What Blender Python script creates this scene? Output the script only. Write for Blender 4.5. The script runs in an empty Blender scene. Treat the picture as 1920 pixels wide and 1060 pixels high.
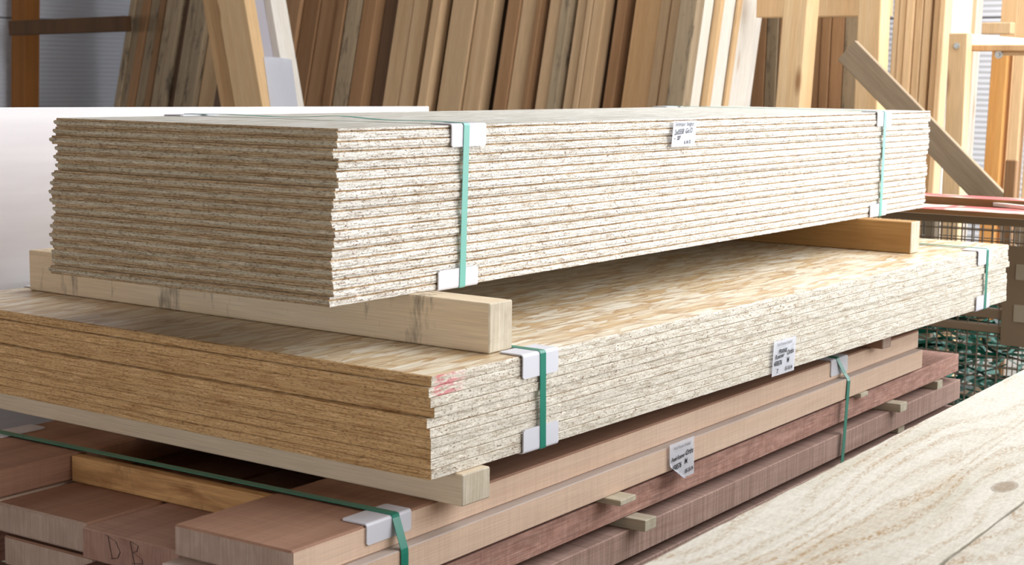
import bpy, bmesh, math, random
from mathutils import Vector, Matrix
random.seed(7)
SC = bpy.context.scene
COL = SC.collection

# ------------------------------------------------------------------ camera
F_PX = 2983.0
CAM = Vector((-1.8162, -1.647, 1.2372))
YAW, PITCH, ROLL = 0.6274, -0.129, 0.0125
FW = Vector((math.cos(PITCH)*math.cos(YAW), math.cos(PITCH)*math.sin(YAW), math.sin(PITCH)))
_r = FW.cross(Vector((0, 0, 1))).normalized(); _u = _r.cross(FW)
RT = math.cos(ROLL)*_r + math.sin(ROLL)*_u
UP = -math.sin(ROLL)*_r + math.cos(ROLL)*_u
cd = bpy.data.cameras.new('camera'); cam = bpy.data.objects.new('camera', cd); COL.objects.link(cam)
cam.matrix_world = Matrix(((RT.x, UP.x, -FW.x, CAM.x), (RT.y, UP.y, -FW.y, CAM.y), (RT.z, UP.z, -FW.z, CAM.z), (0, 0, 0, 1)))
cd.sensor_fit = 'HORIZONTAL'; cd.sensor_width = 36.0; cd.lens = F_PX*36/1920; cd.clip_start = 0.05; cd.clip_end = 200
cd.dof.use_dof = True; cd.dof.focus_distance = 2.9; cd.dof.aperture_fstop = 11
SC.camera = cam

# ------------------------------------------------------------------ daylight and exposure
w = bpy.data.worlds.new('daylight'); SC.world = w; w.use_nodes = True
bg = w.node_tree.nodes['Background']; bg.inputs[0].default_value = (0.95, 0.975, 1.0, 1); bg.inputs[1].default_value = 4.6
GX0, GX1, GY, GH = -0.1, 6.8, -4.2, 4.4          # open hall gate in the right wall
pl = bpy.data.lights.new('gate_daylight_portal', 'AREA'); pl.shape = 'RECTANGLE'; pl.size = GX1-GX0; pl.size_y = GH
pl.cycles.is_portal = True
po = bpy.data.objects.new('gate_daylight_portal', pl); COL.objects.link(po)
po.location = ((GX0+GX1)/2, GY-0.05, GH/2); po.rotation_euler = (math.radians(90), 0, 0)
SX0, SX1, SY0, SY1 = 1.6, 6.7, -3.9, 1.8       # unseen roof opening on the gate side, added to brighten tops and rack
pl2 = bpy.data.lights.new('added_roof_opening_portal', 'AREA'); pl2.shape = 'RECTANGLE'; pl2.size = SX1-SX0; pl2.size_y = SY1-SY0; pl2.cycles.is_portal = True
po2 = bpy.data.objects.new('added_roof_opening_portal', pl2); COL.objects.link(po2); po2.location = ((SX0+SX1)/2, (SY0+SY1)/2, 4.75)
DY1 = 0.1                                       # the end wall beyond the stacks is open up to here
pl4 = bpy.data.lights.new('end_gate_portal', 'AREA'); pl4.shape = 'RECTANGLE'; pl4.size = GH; pl4.size_y = DY1+4.3; pl4.cycles.is_portal = True
po4 = bpy.data.objects.new('end_gate_portal', pl4); COL.objects.link(po4); po4.location = (7.05, (DY1-4.3)/2, GH/2); po4.rotation_euler = (0, math.pi/2, 0)
WY0, WY1, WZ0, WZ1 = -3.9, 7.0, 0.5, 1.6         # unseen opening behind the camera, added as fill for the near end faces
pl3 = bpy.data.lights.new('added_fill_opening_portal', 'AREA'); pl3.shape = 'RECTANGLE'; pl3.size = WZ1-WZ0; pl3.size_y = WY1-WY0; pl3.cycles.is_portal = True
po3 = bpy.data.objects.new('added_fill_opening_portal', pl3); COL.objects.link(po3); po3.location = (-6.25, (WY0+WY1)/2, (WZ0+WZ1)/2); po3.rotation_euler = (0, -math.pi/2, 0)
SC.view_settings.view_transform = 'Standard'; SC.view_settings.look = 'None'
SC.view_settings.gamma = 1.0; SC.view_settings.use_curve_mapping = False
SC.view_settings.exposure = 0.17

# ------------------------------------------------------------------ helpers: nodes
def lin(c):
    out = []
    for v in c:
        v = v/255.0
        out.append(v/12.92 if v <= 0.04045 else ((v+0.055)/1.055)**2.4)
    return (out[0], out[1], out[2], 1.0)

class NT:
    def __init__(s, name, rough=0.8, spec=0.3):
        s.m = bpy.data.materials.new(name); s.m.use_nodes = True
        s.t = s.m.node_tree; s.n = s.t.nodes; s.b = s.n['Principled BSDF']
        s.b.inputs['Roughness'].default_value = rough
        s.b.inputs['Specular IOR Level'].default_value = spec
    def lk(s, a, b): s.t.links.new(a, b)
    def coords(s, scale=(1, 1, 1), rot=(0, 0, 0), rand=True):
        tc = s.n.new('ShaderNodeTexCoord'); src = tc.outputs['Object']
        if rand:
            oi = s.n.new('ShaderNodeObjectInfo'); a = s.n.new('ShaderNodeVectorMath'); a.operation = 'ADD'
            k = s.n.new('ShaderNodeVectorMath'); k.operation = 'SCALE'; k.inputs[0].default_value = (17.3, 9.1, 5.7)
            s.lk(oi.outputs['Random'], k.inputs['Scale']); s.lk(src, a.inputs[0]); s.lk(k.outputs[0], a.inputs[1]); src = a.outputs[0]
        mp = s.n.new('ShaderNodeMapping'); mp.inputs['Scale'].default_value = scale; mp.inputs['Rotation'].default_value = rot
        s.lk(src, mp.inputs[0]); return mp.outputs[0]
    def noise(s, vec, scale=1.0, detail=3.0, rough=0.55, dist=0.0):
        n = s.n.new('ShaderNodeTexNoise'); n.inputs['Scale'].default_value = scale; n.inputs['Detail'].default_value = detail
        n.inputs['Roughness'].default_value = rough; n.inputs['Distortion'].default_value = dist
        s.lk(vec, n.inputs['Vector']); return n.outputs['Fac']
    def voro(s, vec, scale=1.0, out='Distance', feature='F1'):
        n = s.n.new('ShaderNodeTexVoronoi'); n.feature = feature; n.inputs['Scale'].default_value = scale
        s.lk(vec, n.inputs['Vector']); return n.outputs[out]
    def ramp(s, fac, stops, interp='LINEAR'):
        r = s.n.new('ShaderNodeValToRGB'); r.color_ramp.interpolation = interp; e = r.color_ramp.elements
        while len(e) < len(stops): e.new(0.5)
        for i, (p, c) in enumerate(stops):
            e[i].position = p
            e[i].color = lin(c) if isinstance(c, tuple) else (c, c, c, 1)
        s.lk(fac, r.inputs[0]); return r.outputs[0]
    def mix(s, fac, a, b, mode='MIX'):
        x = s.n.new('ShaderNodeMix'); x.data_type = 'RGBA'; x.blend_type = mode
        for i, v in ((0, fac), (6, a), (7, b)):
            if hasattr(v, 'links'): s.lk(v, x.inputs[i])
            elif i == 0: x.inputs[0].default_value = v
            else: x.inputs[i].default_value = lin(v) if len(v) == 3 else v
        return x.outputs[2]
    def math(s, op, a, b=0.0):
        x = s.n.new('ShaderNodeMath'); x.operation = op
        for i, v in ((0, a), (1, b)):
            if hasattr(v, 'links'): s.lk(v, x.inputs[i])
            else: x.inputs[i].default_value = v
        return x.outputs[0]
    def rand(s):
        return s.n.new('ShaderNodeObjectInfo').outputs['Random']
    def hsv(s, col, val=None, sat=None):
        h = s.n.new('ShaderNodeHueSaturation'); s.lk(col, h.inputs['Color'])
        if val is not None: s.lk(val, h.inputs['Value'])
        if sat is not None: s.lk(sat, h.inputs['Saturation'])
        return h.outputs[0]
    def rng(s, v, a, b):
        x = s.n.new('ShaderNodeMapRange'); x.inputs[3].default_value = a; x.inputs[4].default_value = b
        s.lk(v, x.inputs[0]); return x.outputs[0]
    def bump(s, h, dist=0.001, strength=0.6):
        b = s.n.new('ShaderNodeBump'); b.inputs['Distance'].default_value = dist; b.inputs['Strength'].default_value = strength
        s.lk(h, b.inputs['Height']); s.lk(b.outputs[0], s.b.inputs['Normal'])
    def out(s, col):
        s.lk(col, s.b.inputs['Base Color']); return s.m

def sc3(axis, along, cross, z=None):
    v = [cross]*3; v['xyz'.index(axis)] = along
    return tuple(v)

def plain(name, c, rough=0.6, spec=0.4, metal=0.0):
    n = NT(name, rough, spec); n.b.inputs['Base Color'].default_value = lin(c); n.b.inputs['Metallic'].default_value = metal
    return n.m

def wood(name, dark, light, axis='x', grain=22, along=1.2, var=0.16, knots=None, saw=0.0, sawaxis=None, smudge=None, fuzz=0.25, rough=0.75, bump=0.0006):
    n = NT(name, rough, 0.25)
    g = n.noise(n.coords(sc3(axis, along, grain)), 1.0, 4, 0.6, 0.6)
    col = n.ramp(g, [(0.28, dark), (0.72, light)])
    fib = n.noise(n.coords(sc3(axis, 9, 420)), 1.0, 2)
    col = n.mix(fuzz, col, n.ramp(fib, [(0.3, (105, 95, 85)), (0.7, (255, 252, 245))]), 'MULTIPLY')
    if saw:
        sx = [6, 6, 6]; sx['xyz'.index(axis)] = 170
        sm = n.noise(n.coords(tuple(sx)), 1.0, 2)
        col = n.mix(saw, col, n.ramp(sm, [(0.35, (120, 105, 95)), (0.6, (255, 255, 255))]), 'MULTIPLY')
    if knots:
        kv = n.voro(n.coords(sc3(axis, 2.2, 8)), 1.0)
        kn = n.ramp(kv, [(0.05, 1.0), (0.17, 0.0)])
        col = n.mix(n.math('MULTIPLY', kn, 0.75), col, knots)
    if smudge:
        s1 = n.noise(n.coords(sc3('z', 4.0, 16)), 1.0, 4, 0.75)
        sm = n.ramp(s1, [(0.55, 0.0), (0.68, 0.75)])
        col = n.mix(sm, col, smudge)
    col = n.hsv(col, val=n.rng(n.rand(), 1-var, 1+var))
    n.bump(fib, bump, 0.5)
    return n.out(col)

# ------------------------------------------------------------------ materials
def osb_edge(name, base, pale, speck, seams=0.0, zs=330, line=0):
    n = NT(name, 0.85, 0.2)
    ls = 0.55 if line else 1.0                       # cut ends show longer strand lines
    wv = n.noise(n.coords((9, 9, 20)), 1.0, 2)
    def wob(scale):                                   # strands ripple gently up and down
        v = n.coords(scale); a = n.n.new('ShaderNodeVectorMath'); a.operation = 'ADD'
        k = n.n.new('ShaderNodeVectorMath'); k.operation = 'SCALE'; k.inputs[0].default_value = (0, 0, 2.2); n.lk(wv, k.inputs['Scale'])
        n.lk(v, a.inputs[0]); n.lk(k.outputs[0], a.inputs[1]); return a.outputs[0]
    a = n.noise(wob((22*ls, 22*ls, zs)), 1.0, 3, 0.6)
    col = n.ramp(a, [(0.34, base), (0.50, pale), (0.72, tuple(min(255, c+14) for c in pale))])
    c2 = n.noise(wob((46*ls, 46*ls, 330)), 1.0, 2)
    col = n.mix(n.ramp(c2, [(0.60, 0.0), (0.68, 0.6 if line else 0.8)]), col, tuple(min(255, c+36) for c in pale))
    b = n.noise(wob((150*ls, 150*ls, 420)), 1.0, 2, 0.6)
    col = n.mix(n.ramp(b, [(0.615 if not line else 0.64, 0.0), (0.675 if not line else 0.72, 0.95 if not line else 0.7)]), col, speck)
    d = n.noise(wob((230*ls, 230*ls, 520)), 1.0, 2)
    col = n.mix(0.42 if 'square' in name or 'red' in name else 0.55, col, n.ramp(d, [(0.36, (126, 106, 84)), (0.47, (255, 255, 255))]), 'MULTIPLY')
    col = n.hsv(col, val=n.rng(n.rand(), 0.95, 1.05))
    n.bump(n.mix(0.5, b, d), 0.0012, 0.5)
    return n, col

def osb_top(name, tints, gap, rough, fade=None, spec=0.3):
    n = NT(name, rough, spec)
    base = None
    for k, (rot, sx, sy) in enumerate(((0.15, 9, 58), (-0.32, 10, 62), (0.62, 13, 66), (-0.9, 14, 60), (0.02, 9, 70), (0.28, 12, 55), (-0.16, 10, 60))):
        wv = n.noise(n.coords((14, 14, 14)), 1.0, 2)
        v = n.coords((sx, sy, 1), (0, 0, rot))
        add = n.n.new('ShaderNodeVectorMath'); add.operation = 'ADD'; n.lk(v, add.inputs[0])
        sc = n.n.new('ShaderNodeVectorMath'); sc.operation = 'SCALE'; sc.inputs[0].default_value = (0.5, 1.3, 0.0); n.lk(wv, sc.inputs['Scale']); n.lk(sc.outputs[0], add.inputs[1])
        vn = n.n.new('ShaderNodeTexVoronoi'); vn.voronoi_dimensions = '2D'; n.lk(add.outputs[0], vn.inputs['Vector']); vn.inputs['Scale'].default_value = 1.0
        sep = n.n.new('ShaderNodeSeparateColor'); n.lk(vn.outputs['Color'], sep.inputs[0])
        col = n.ramp(sep.outputs[0], [(i/(len(tints)-1), t) for i, t in enumerate(tints)])
        rim = n.ramp(vn.outputs['Distance'], [(0.42, 0.0), (0.75, 0.7)])
        col = n.mix(rim, col, gap)
        if base is None: base = col
        else: base = n.mix(n.ramp(sep.outputs[1], [(0.56, 0.0), (0.58, 1.0)]), base, col)
    f = n.noise(n.coords((30, 300, 1)), 1.0, 2)
    base = n.mix(0.3, base, n.ramp(f, [(0.3, (170, 150, 120)), (0.6, (255, 255, 255))]), 'MULTIPLY')
    if fade: base = n.mix(fade[0], base, fade[1])
    n.bump(f, 0.0005, 0.4)
    return n.out(base)

n_, c_ = osb_edge('osb_long_edge', (186, 176, 162), (220, 216, 209), (120, 88, 62)); M_UE = n_.out(c_)
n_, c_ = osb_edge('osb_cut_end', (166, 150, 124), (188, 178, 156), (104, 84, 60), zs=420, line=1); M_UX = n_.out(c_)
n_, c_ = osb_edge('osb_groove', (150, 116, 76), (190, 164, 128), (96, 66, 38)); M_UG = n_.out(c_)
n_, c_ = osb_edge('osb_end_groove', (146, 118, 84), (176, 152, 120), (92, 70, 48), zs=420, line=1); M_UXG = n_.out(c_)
n_, c_ = osb_edge('osb_square_long_edge', (180, 168, 148), (211, 204, 191), (118, 92, 68), zs=300); M_LE = n_.out(c_)
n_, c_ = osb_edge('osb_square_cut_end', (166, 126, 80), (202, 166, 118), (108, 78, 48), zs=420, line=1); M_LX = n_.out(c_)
# red chalk mark on the near corner of the two topmost square-edged boards
n_, c_ = osb_edge('osb_edge_red_mark', (180, 168, 148), (211, 204, 191), (118, 92, 68), zs=300)
tc = n_.n.new('ShaderNodeTexCoord'); sp = n_.n.new('ShaderNodeSeparateXYZ'); n_.lk(tc.outputs['Object'], sp.inputs[0])
mk = n_.math('MULTIPLY', n_.ramp(sp.outputs[0], [(0.006, 0.0), (0.02, 1.0), (0.06, 0.8), (0.085, 0.0)]),
             n_.ramp(n_.noise(n_.coords((40, 40, 160), rand=False), 1.0, 3), [(0.42, 0.0), (0.56, 0.75)]))
M_LER = n_.out(n_.mix(mk, c_, (196, 72, 92)))
M_UT = osb_top('osb_face_weathered', [(198, 196, 186), (214, 213, 206), (186, 182, 170), (220, 219, 213), (206, 202, 192)], (168, 160, 146), 0.6)
M_LT = osb_top('osb_face_fresh', [(212, 188, 148), (230, 221, 200), (198, 166, 120), (234, 228, 212), (222, 206, 176)], (164, 124, 78), 0.36, spec=0.5)
M_BEAM = wood('spruce_beam', (212, 190, 158), (232, 215, 188), 'y', 18, 1.0, 0.03, smudge=(88, 84, 78), fuzz=0.2)
M_BEAMC = wood('spruce_beam_clean', (216, 196, 168), (232, 217, 192), 'y', 18, 1.0, 0.03, knots=(150, 104, 80), fuzz=0.2)
M_BEAMD = wood('spruce_beam_brown', (160, 116, 66), (196, 154, 98), 'y', 26, 1.2, 0.05, fuzz=0.25)
M_BEND = wood('spruce_beam_end', (192, 178, 156), (214, 204, 184), 'z', 40, 26, 0.03, fuzz=0.3)
M_BEECH = wood('steamed_beech', (212, 180, 156), (226, 200, 178), 'x', 16, 0.7, 0.04, saw=0.08, fuzz=0.14)
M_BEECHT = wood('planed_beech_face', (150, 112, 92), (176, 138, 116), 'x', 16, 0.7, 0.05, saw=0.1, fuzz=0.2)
M_DUST = wood('dusty_beech_face', (186, 170, 160), (206, 192, 184), 'x', 16, 0.7, 0.03, fuzz=0.15)
M_BEECHE = wood('steamed_beech_end', (164, 140, 126), (184, 162, 148), 'z', 30, 20, 0.06, fuzz=0.3)
M_RED = wood('red_hardwood', (180, 134, 120), (214, 172, 158), 'x', 70, 30, 0.05, saw=0.18, fuzz=0.5)
M_REDE = wood('red_hardwood_end', (136, 100, 88), (168, 130, 116), 'z', 60, 30, 0.08, fuzz=0.4)
M_DARK = wood('dark_hardwood', (170, 138, 126), (194, 164, 152), 'x', 20, 1, 0.05, saw=0.32, fuzz=0.25)
M_STICK = wood('sticker_lath', (182, 172, 150), (206, 198, 178), 'y', 40, 3, 0.08)
M_FILL = wood('filler_board', (150, 106, 66), (216, 172, 116), 'y', 34, 7, 0.03, smudge=(84, 74, 62), fuzz=0.3)
M_WHITE = plain('white_plastic', (205, 205, 213), 0.42, 0.45)
M_STRAP = plain('green_strapping', (22, 122, 102), 0.3, 0.6)
M_STRAP_SHEEN = plain('green_strapping_sheen', (104, 172, 160), 0.3, 0.6)  # green strapping paled: its glossy reflection is put into the base colour
M_STRAPD = plain('dark_green_strapping', (34, 72, 62), 0.35, 0.5)
M_PAPER = plain('white_paper', (243, 245, 252), 0.8, 0.2)
M_INK = plain('black_ink', (22, 20, 26), 0.6)
M_PRINT = plain('grey_print', (122, 124, 134), 0.7)
M_PENCIL = plain('pencil_line', (70, 48, 44), 0.8)
M_STEEL = plain('brown_bin_steel', (134, 116, 94), 0.55, 0.4)
M_WIRE = plain('dark_wire', (128, 116, 102), 0.5, 0.4)
M_FOIL = plain('grey_film', (178, 174, 182), 0.5, 0.4)
M_BOLT = plain('zinc', (190, 190, 186), 0.35, 0.5, 0.7)

n = NT('white_coated_panel', 0.5, 0.35)
pn = n.noise(n.coords((1.5, 8, 18)), 1.0, 3)
M_PANEL = n.out(n.ramp(pn, [(0.3, (224, 218, 220)), (0.7, (238, 233, 234))]))

# ------------------------------------------------------------------ helpers: meshes
def link(name, me, parent=None, mats=()):
    o = bpy.data.objects.new(name, me); COL.objects.link(o)
    if me is not None and len(me.materials) == 0:
        for m in mats: me.materials.append(m)
    if parent is not None: o.parent = parent
    return o
def tag(o, label=None, cat=None, group=None, kind=None):
    if label: o['label'] = label
    if cat: o['category'] = cat
    if group: o['group'] = group
    if kind: o['kind'] = kind
    return o
def empty(name, loc, label=None, cat=None, group=None):
    o = bpy.data.objects.new(name, None); o.empty_display_size = 0.05; COL.objects.link(o); o.location = loc
    return tag(o, label, cat, group)
def box_bm(bm, x0, x1, y0, y1, z0, z1, bev=0.0, mi=0):
    r = bmesh.ops.create_cube(bm, size=1.0)['verts']
    for v in r:
        v.co = Vector((x0+(v.co.x+.5)*(x1-x0), y0+(v.co.y+.5)*(y1-y0), z0+(v.co.z+.5)*(z1-z0)))
    fs = set(f for v in r for f in v.link_faces)
    if bev > 0:
        es = list(set(e for v in r for e in v.link_edges))
        rr = bmesh.ops.bevel(bm, geom=es, offset=bev, segments=1, affect='EDGES', profile=0.5)
        fs = set(f for v in rr['verts'] for f in v.link_faces) | set(f for f in fs if f.is_valid)
    for f in fs:
        if f.is_valid: f.material_index = mi
    return fs
def mesh_from(bm, name, mats, axis_slot=None, smooth=False):
    bm.normal_update()
    if axis_slot:
        for f in bm.faces:
            a = max(range(3), key=lambda i: abs(f.normal[i]))
            key = ('-' if f.normal[a] < 0 else '+')+'xyz'[a]
            if key in axis_slot: f.material_index = axis_slot[key]
            elif 'xyz'[a] in axis_slot: f.material_index = axis_slot['xyz'[a]]
    me = bpy.data.meshes.new(name); bm.to_mesh(me); bm.free()
    for m in mats: me.materials.append(m)
    if smooth:
        for p in me.polygons: p.use_smooth = True
    return me
def box(name, x0, x1, y0, y1, z0, z1, mats, parent=None, bev=0.0, axis_slot=None, origin=None, rz=0.0):
    """a box in world metres whose object origin is the middle of its underside (or `origin`)"""
    ox, oy, oz = origin or ((x0+x1)/2, (y0+y1)/2, z0)
    bm = bmesh.new(); box_bm(bm, x0-ox, x1-ox, y0-oy, y1-oy, z0-oz, z1-oz, bev)
    o = link(name, mesh_from(bm, name, mats if isinstance(mats, (list, tuple)) else [mats], axis_slot), parent)
    o.location = (ox, oy, oz)
    if rz: o.rotation_euler.z = rz
    return o
def ribbon_bm(bm, pts, wid, th, mi=0, closed=False):
    """a strap along pts; wid = half-width vector(s); th = thickness"""
    n_p = len(pts); rings = []
    for i, p in enumerate(pts):
        a = pts[i-1] if (i > 0 or closed) else p
        b = pts[(i+1) % n_p] if (i < n_p-1 or closed) else p
        t = (b-a).normalized(); wv = wid[i] if isinstance(wid, list) else wid
        nn = t.cross(wv).normalized()*th/2
        rings.append([bm.verts.new(p+s*wv+q*nn) for s, q in ((-1, -1), (1, -1), (1, 1), (-1, 1))])
    m = n_p if closed else n_p-1
    for i in range(m):
        A, B = rings[i], rings[(i+1) % n_p]
        for k in range(4):
            bm.faces.new((A[k], A[(k+1) % 4], B[(k+1) % 4], B[k])).material_index = mi
    if not closed:
        bm.faces.new(rings[0][::-1]).material_index = mi; bm.faces.new(rings[-1]).material_index = mi
    bmesh.ops.recalc_face_normals(bm, faces=bm.faces[:])
def V(*a): return Vector(a)
def ray(px, py):
    d = FW*F_PX + RT*(px-960) - UP*(py-530)
    return d.normalized()
def at_x(px, py, X):
    d = ray(px, py); return CAM + d*((X-CAM.x)/d.x)
def at_y(px, py, Y):
    d = ray(px, py); return CAM + d*((Y-CAM.y)/d.y)
def at_z(px, py, Z):
    d = ray(px, py); return CAM + d*((Z-CAM.z)/d.z)
ORD = ['topmost', 'second', 'third', 'fourth', 'fifth', 'sixth', 'seventh', 'eighth', 'ninth', 'tenth', 'eleventh', 'twelfth',
       'thirteenth', 'fourteenth', 'fifteenth', 'sixteenth', 'seventeenth', 'eighteenth', 'nineteenth', 'twentieth']

# ------------------------------------------------------------------ the hall
def concrete():
    n = NT('concrete_floor', 0.85, 0.2)
    a = n.noise(n.coords((1.2, 1.2, 1.2)), 1.0, 5, 0.6); b = n.noise(n.coords((60, 60, 60)), 1.0, 2)
    c = n.ramp(a, [(0.3, (120, 117, 112)), (0.7, (150, 147, 141))])
    return n.out(n.mix(0.3, c, n.ramp(b, [(0.3, (170, 170, 170)), (0.7, (255, 255, 255))]), 'MULTIPLY'))
def corrugated(name, c1, c2):
    n = NT(name, 0.5, 0.35)
    tc = n.n.new('ShaderNodeTexCoord'); sp = n.n.new('ShaderNodeSeparateXYZ'); n.lk(tc.outputs['Object'], sp.inputs[0])
    s = n.math('SINE', n.math('MULTIPLY', sp.outputs[2], 2*math.pi/0.03))
    seam = n.math('LESS_THAN', n.math('FRACT', n.math('DIVIDE', n.math('ADD', sp.outputs[2], 0.42), 1.0)), 0.012)
    col = n.ramp(n.noise(n.coords((0.8, 0.8, 0.8)), 1.0, 3), [(0.3, c1), (0.7, c2)])
    col = n.mix(n.math('MULTIPLY', seam, 0.75), col, (40, 42, 50))
    n.bump(s, 0.003, 0.5)
    return n.out(col)
M_FLOOR = concrete(); M_WALLG = corrugated('grey_profiled_sheet', (222, 227, 237), (232, 236, 245)); M_WALLL = corrugated('pale_profiled_sheet', (228, 230, 236), (234, 236, 242))
M_CLAD = wood('timber_cladding', (166, 124, 78), (196, 156, 106), 'y', 6, 0.6, 0.03)
M_ROOF = wood('roof_boarding', (112, 86, 60), (136, 108, 78), 'x', 6, 0.6, 0.03)
def struct(o): o['kind'] = 'structure'; return o
struct(box('floor', -6.2, 40, -40, 7.7, -0.2, 0.0, M_FLOOR))
struct(box('wall_left', -6, 7.0, 7.5, 7.7, 0.0, 4.5, M_WALLG))
struct(box('wall_back', 6.8, 7.0, DY1, 7.5, 0.0, 4.5, M_WALLL))
bm = bmesh.new()
for b in ((-4.3, 7.7, 0.0, WZ0), (-4.3, 7.7, WZ1, 4.5), (-4.3, WY0, WZ0, WZ1), (WY1, 7.7, WZ0, WZ1)): box_bm(bm, -6.2, -6, b[0], b[1], b[2], b[3])
struct(link('wall_near', mesh_from(bm, 'wall_near', [M_CLAD])))
struct(box('wall_right', -6, GX0, GY-0.1, GY+0.1, 0.0, 4.5, M_CLAD))
bm = bmesh.new()
for b in ((-6.2, SX0, -4.3, 7.7), (SX1, 7.0, -4.3, 7.7), (SX0, SX1, -4.3, SY0), (SX0, SX1, SY1, 7.7)): box_bm(bm, b[0], b[1], b[2], b[3], 4.5, 4.7)
struct(link('ceiling', mesh_from(bm, 'ceiling', [M_ROOF])))

# ------------------------------------------------------------------ OSB boards
def ring_pts(x0, x1, y0, y1, step, jit, rnd):
    pts = []
    def seg(a, b, ax):
        L = abs(b[0]-a[0])+abs(b[1]-a[1]); k = max(1, int(L/step))
        for i in range(k):
            t = i/k; p = [a[0]+(b[0]-a[0])*t, a[1]+(b[1]-a[1])*t]
            if i: p[ax] += rnd.uniform(-jit, jit)
            pts.append(p)
    seg((x0, y0), (x1, y0), 1); seg((x1, y0), (x1, y1), 0); seg((x1, y1), (x0, y1), 1); seg((x0, y1), (x0, y0), 0)
    return pts
def osb_mesh(name, L, W, T, prof, mats, jit, seed, step=0.012, slots=None):
    """origin at the near lower corner; prof: [(z fraction, inset front, inset back, inset ends, slot front, slot ends)]"""
    rnd = random.Random(seed); bm = bmesh.new(); rings = []
    cnt = None
    for (fz, a, b, e, s1, s2) in prof:
        P = ring_pts(e, L-e, a, W-b, step, jit, rnd)
        if cnt is None: base_n = [max(1, int((L)/step))]
        rings.append([bm.verts.new((x, y, fz*T)) for x, y in P])
    N = min(len(r) for r in rings)
    for i in range(len(rings)-1):
        A, B = rings[i], rings[i+1]
        for k in range(N):
            f = bm.faces.new((A[k], A[(k+1) % N], B[(k+1) % N], B[k]))
            f.material_index = 0
    f = bm.faces.new(rings[-1]); f.material_index = 1
    f = bm.faces.new(rings[0][::-1]); f.material_index = 1
    bm.normal_update()
    # slots: 0 long edge, 1 face, 2 cut end, 3 groove, 4 end groove
    idx = 0
    bm.faces.ensure_lookup_table()
    for i in range(len(rings)-1):
        for k in range(N):
            f = bm.faces[idx]; idx += 1
            c = f.calc_center_median()
            end = c.x < 0.02 and 0.03 < c.y < W-0.03 or c.x > L-0.02 and 0.03 < c.y < W-0.03
            end = end or ((c.x < 0.02 or c.x > L-0.02) and abs(f.normal.x) > abs(f.normal.y))
            f.material_index = (2 if prof[i][5] == 0 else 4) if end else (0 if prof[i][4] == 0 else 3)
    me = bpy.data.meshes.new(name); bm.to_mesh(me); bm.free()
    for m in mats: me.materials.append(m)
    return me

TH = 0.0229; CU, SU = math.cos(TH), math.sin(TH)
def U(x, y, z): return Vector((CU*x-SU*y, SU*x+CU*y, z))
ZL = 0.80                              # top of the lower stack
ZB = ZL+0.0812; ZT = ZL+0.3549         # underside and top of the upper stack
UL, UW = 2.548, 0.657
NT_U = 18; PU = (ZT-ZB)/NT_U; TB = PU-0.0003
# tongue-and-groove profile (fraction of thickness): front long edge has a groove, back and ends a tongue
def tg_profile():
    g = 0.0030; t = 0.0062; q = 0.0016
    #        z     front  back  ends  slotF slotE  (slots belong to the band above this ring)
    return [(0.00, 0.0007, t, q, 0, 1), (0.05, 0.0002, t, q, 0, 1), (0.24, 0.0, t*0.9, q, 0, 0),
            (0.34, 0.0, 0.0012, 0.0003, 0, 0), (0.55, 0.0002, 0.0, 0.0, 0, 0), (0.60, 0.0004, 0.0, 0.0, 1, 0), (0.64, g, 0.0, 0.0, 1, 0),
            (0.72, g, 0.0012, 0.0003, 1, 1), (0.77, 0.0006, t*0.9, q, 0, 1), (0.94, 0.0003, t, q, 0, 1), (1.0, 0.0010, t, q*1.2, 0, 1)]
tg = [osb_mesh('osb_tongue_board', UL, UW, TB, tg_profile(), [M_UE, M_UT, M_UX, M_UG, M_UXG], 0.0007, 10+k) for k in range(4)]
# slips along the length as the boards were piled (top to bottom), metres
slipx = [0.0, -0.004, -0.010, 0.0, -0.001, 0.001, -0.010, -0.013, -0.014, -0.012, -0.008, -0.013, -0.013, -0.016, -0.016, -0.011, -0.012, -0.020]
slipy = [0.0, -0.002, 0.001, -0.001, 0.002, 0.0, -0.003, -0.002, 0.001, 0.002, -0.001, -0.003, 0.001, 0.0, -0.002, 0.001, -0.001, 0.0]
for i in range(NT_U):
    z = ZT-(i+1)*PU
    p = U(slipx[i]-0.003, slipy[i], z)
    o = link('osb_board', tg[i % 4]); o.location = p; o.rotation_euler.z = TH
    where = 'topmost' if i == 0 else ('lowest' if i == NT_U-1 else ORD[i]+' from the top')
    tag(o, f'tongue-and-groove OSB board, {where} in the upper strapped stack', 'board', 'tongue-and-groove boards in the upper stack')

LA, LB, LL, LW, LT = -0.0325, -0.2102, 2.5, 1.242, 0.1557
NL = 10; PL = LT/NL; TL = PL-0.0004
def sq_profile(): return [(0.0, 0.0022, 0.001, 0.001, 0, 0), (0.06, 0, 0, 0, 0, 0), (0.93, 0, 0, 0, 0, 0), (1.0, 0.0018, 0.001, 0.0012, 0, 0)]
def top_profile(): return [(0.0, 0.0011, 0.001, 0.001, 0, 0), (0.07, 0, 0, 0, 0, 0), (0.72, 0, 0, 0, 0, 0), (0.93, 0.001, 0.001, 0.002, 0, 0), (1.0, 0.0022, 0.001, 0.005, 0, 0)]
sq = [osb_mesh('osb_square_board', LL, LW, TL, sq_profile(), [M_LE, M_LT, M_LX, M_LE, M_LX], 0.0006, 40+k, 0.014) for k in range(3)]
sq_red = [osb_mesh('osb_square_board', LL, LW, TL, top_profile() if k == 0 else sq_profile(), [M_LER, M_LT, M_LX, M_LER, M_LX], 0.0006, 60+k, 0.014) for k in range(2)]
lx = [0.0, -0.007, -0.004, 0.004, -0.006, -0.001, 0.0, 0.001, 0.0, 0.0]
ly = [0.0, -0.001, -0.002, -0.003, 0.003, 0.001, 0.0, 0.001, 0.0, -0.001]
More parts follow.
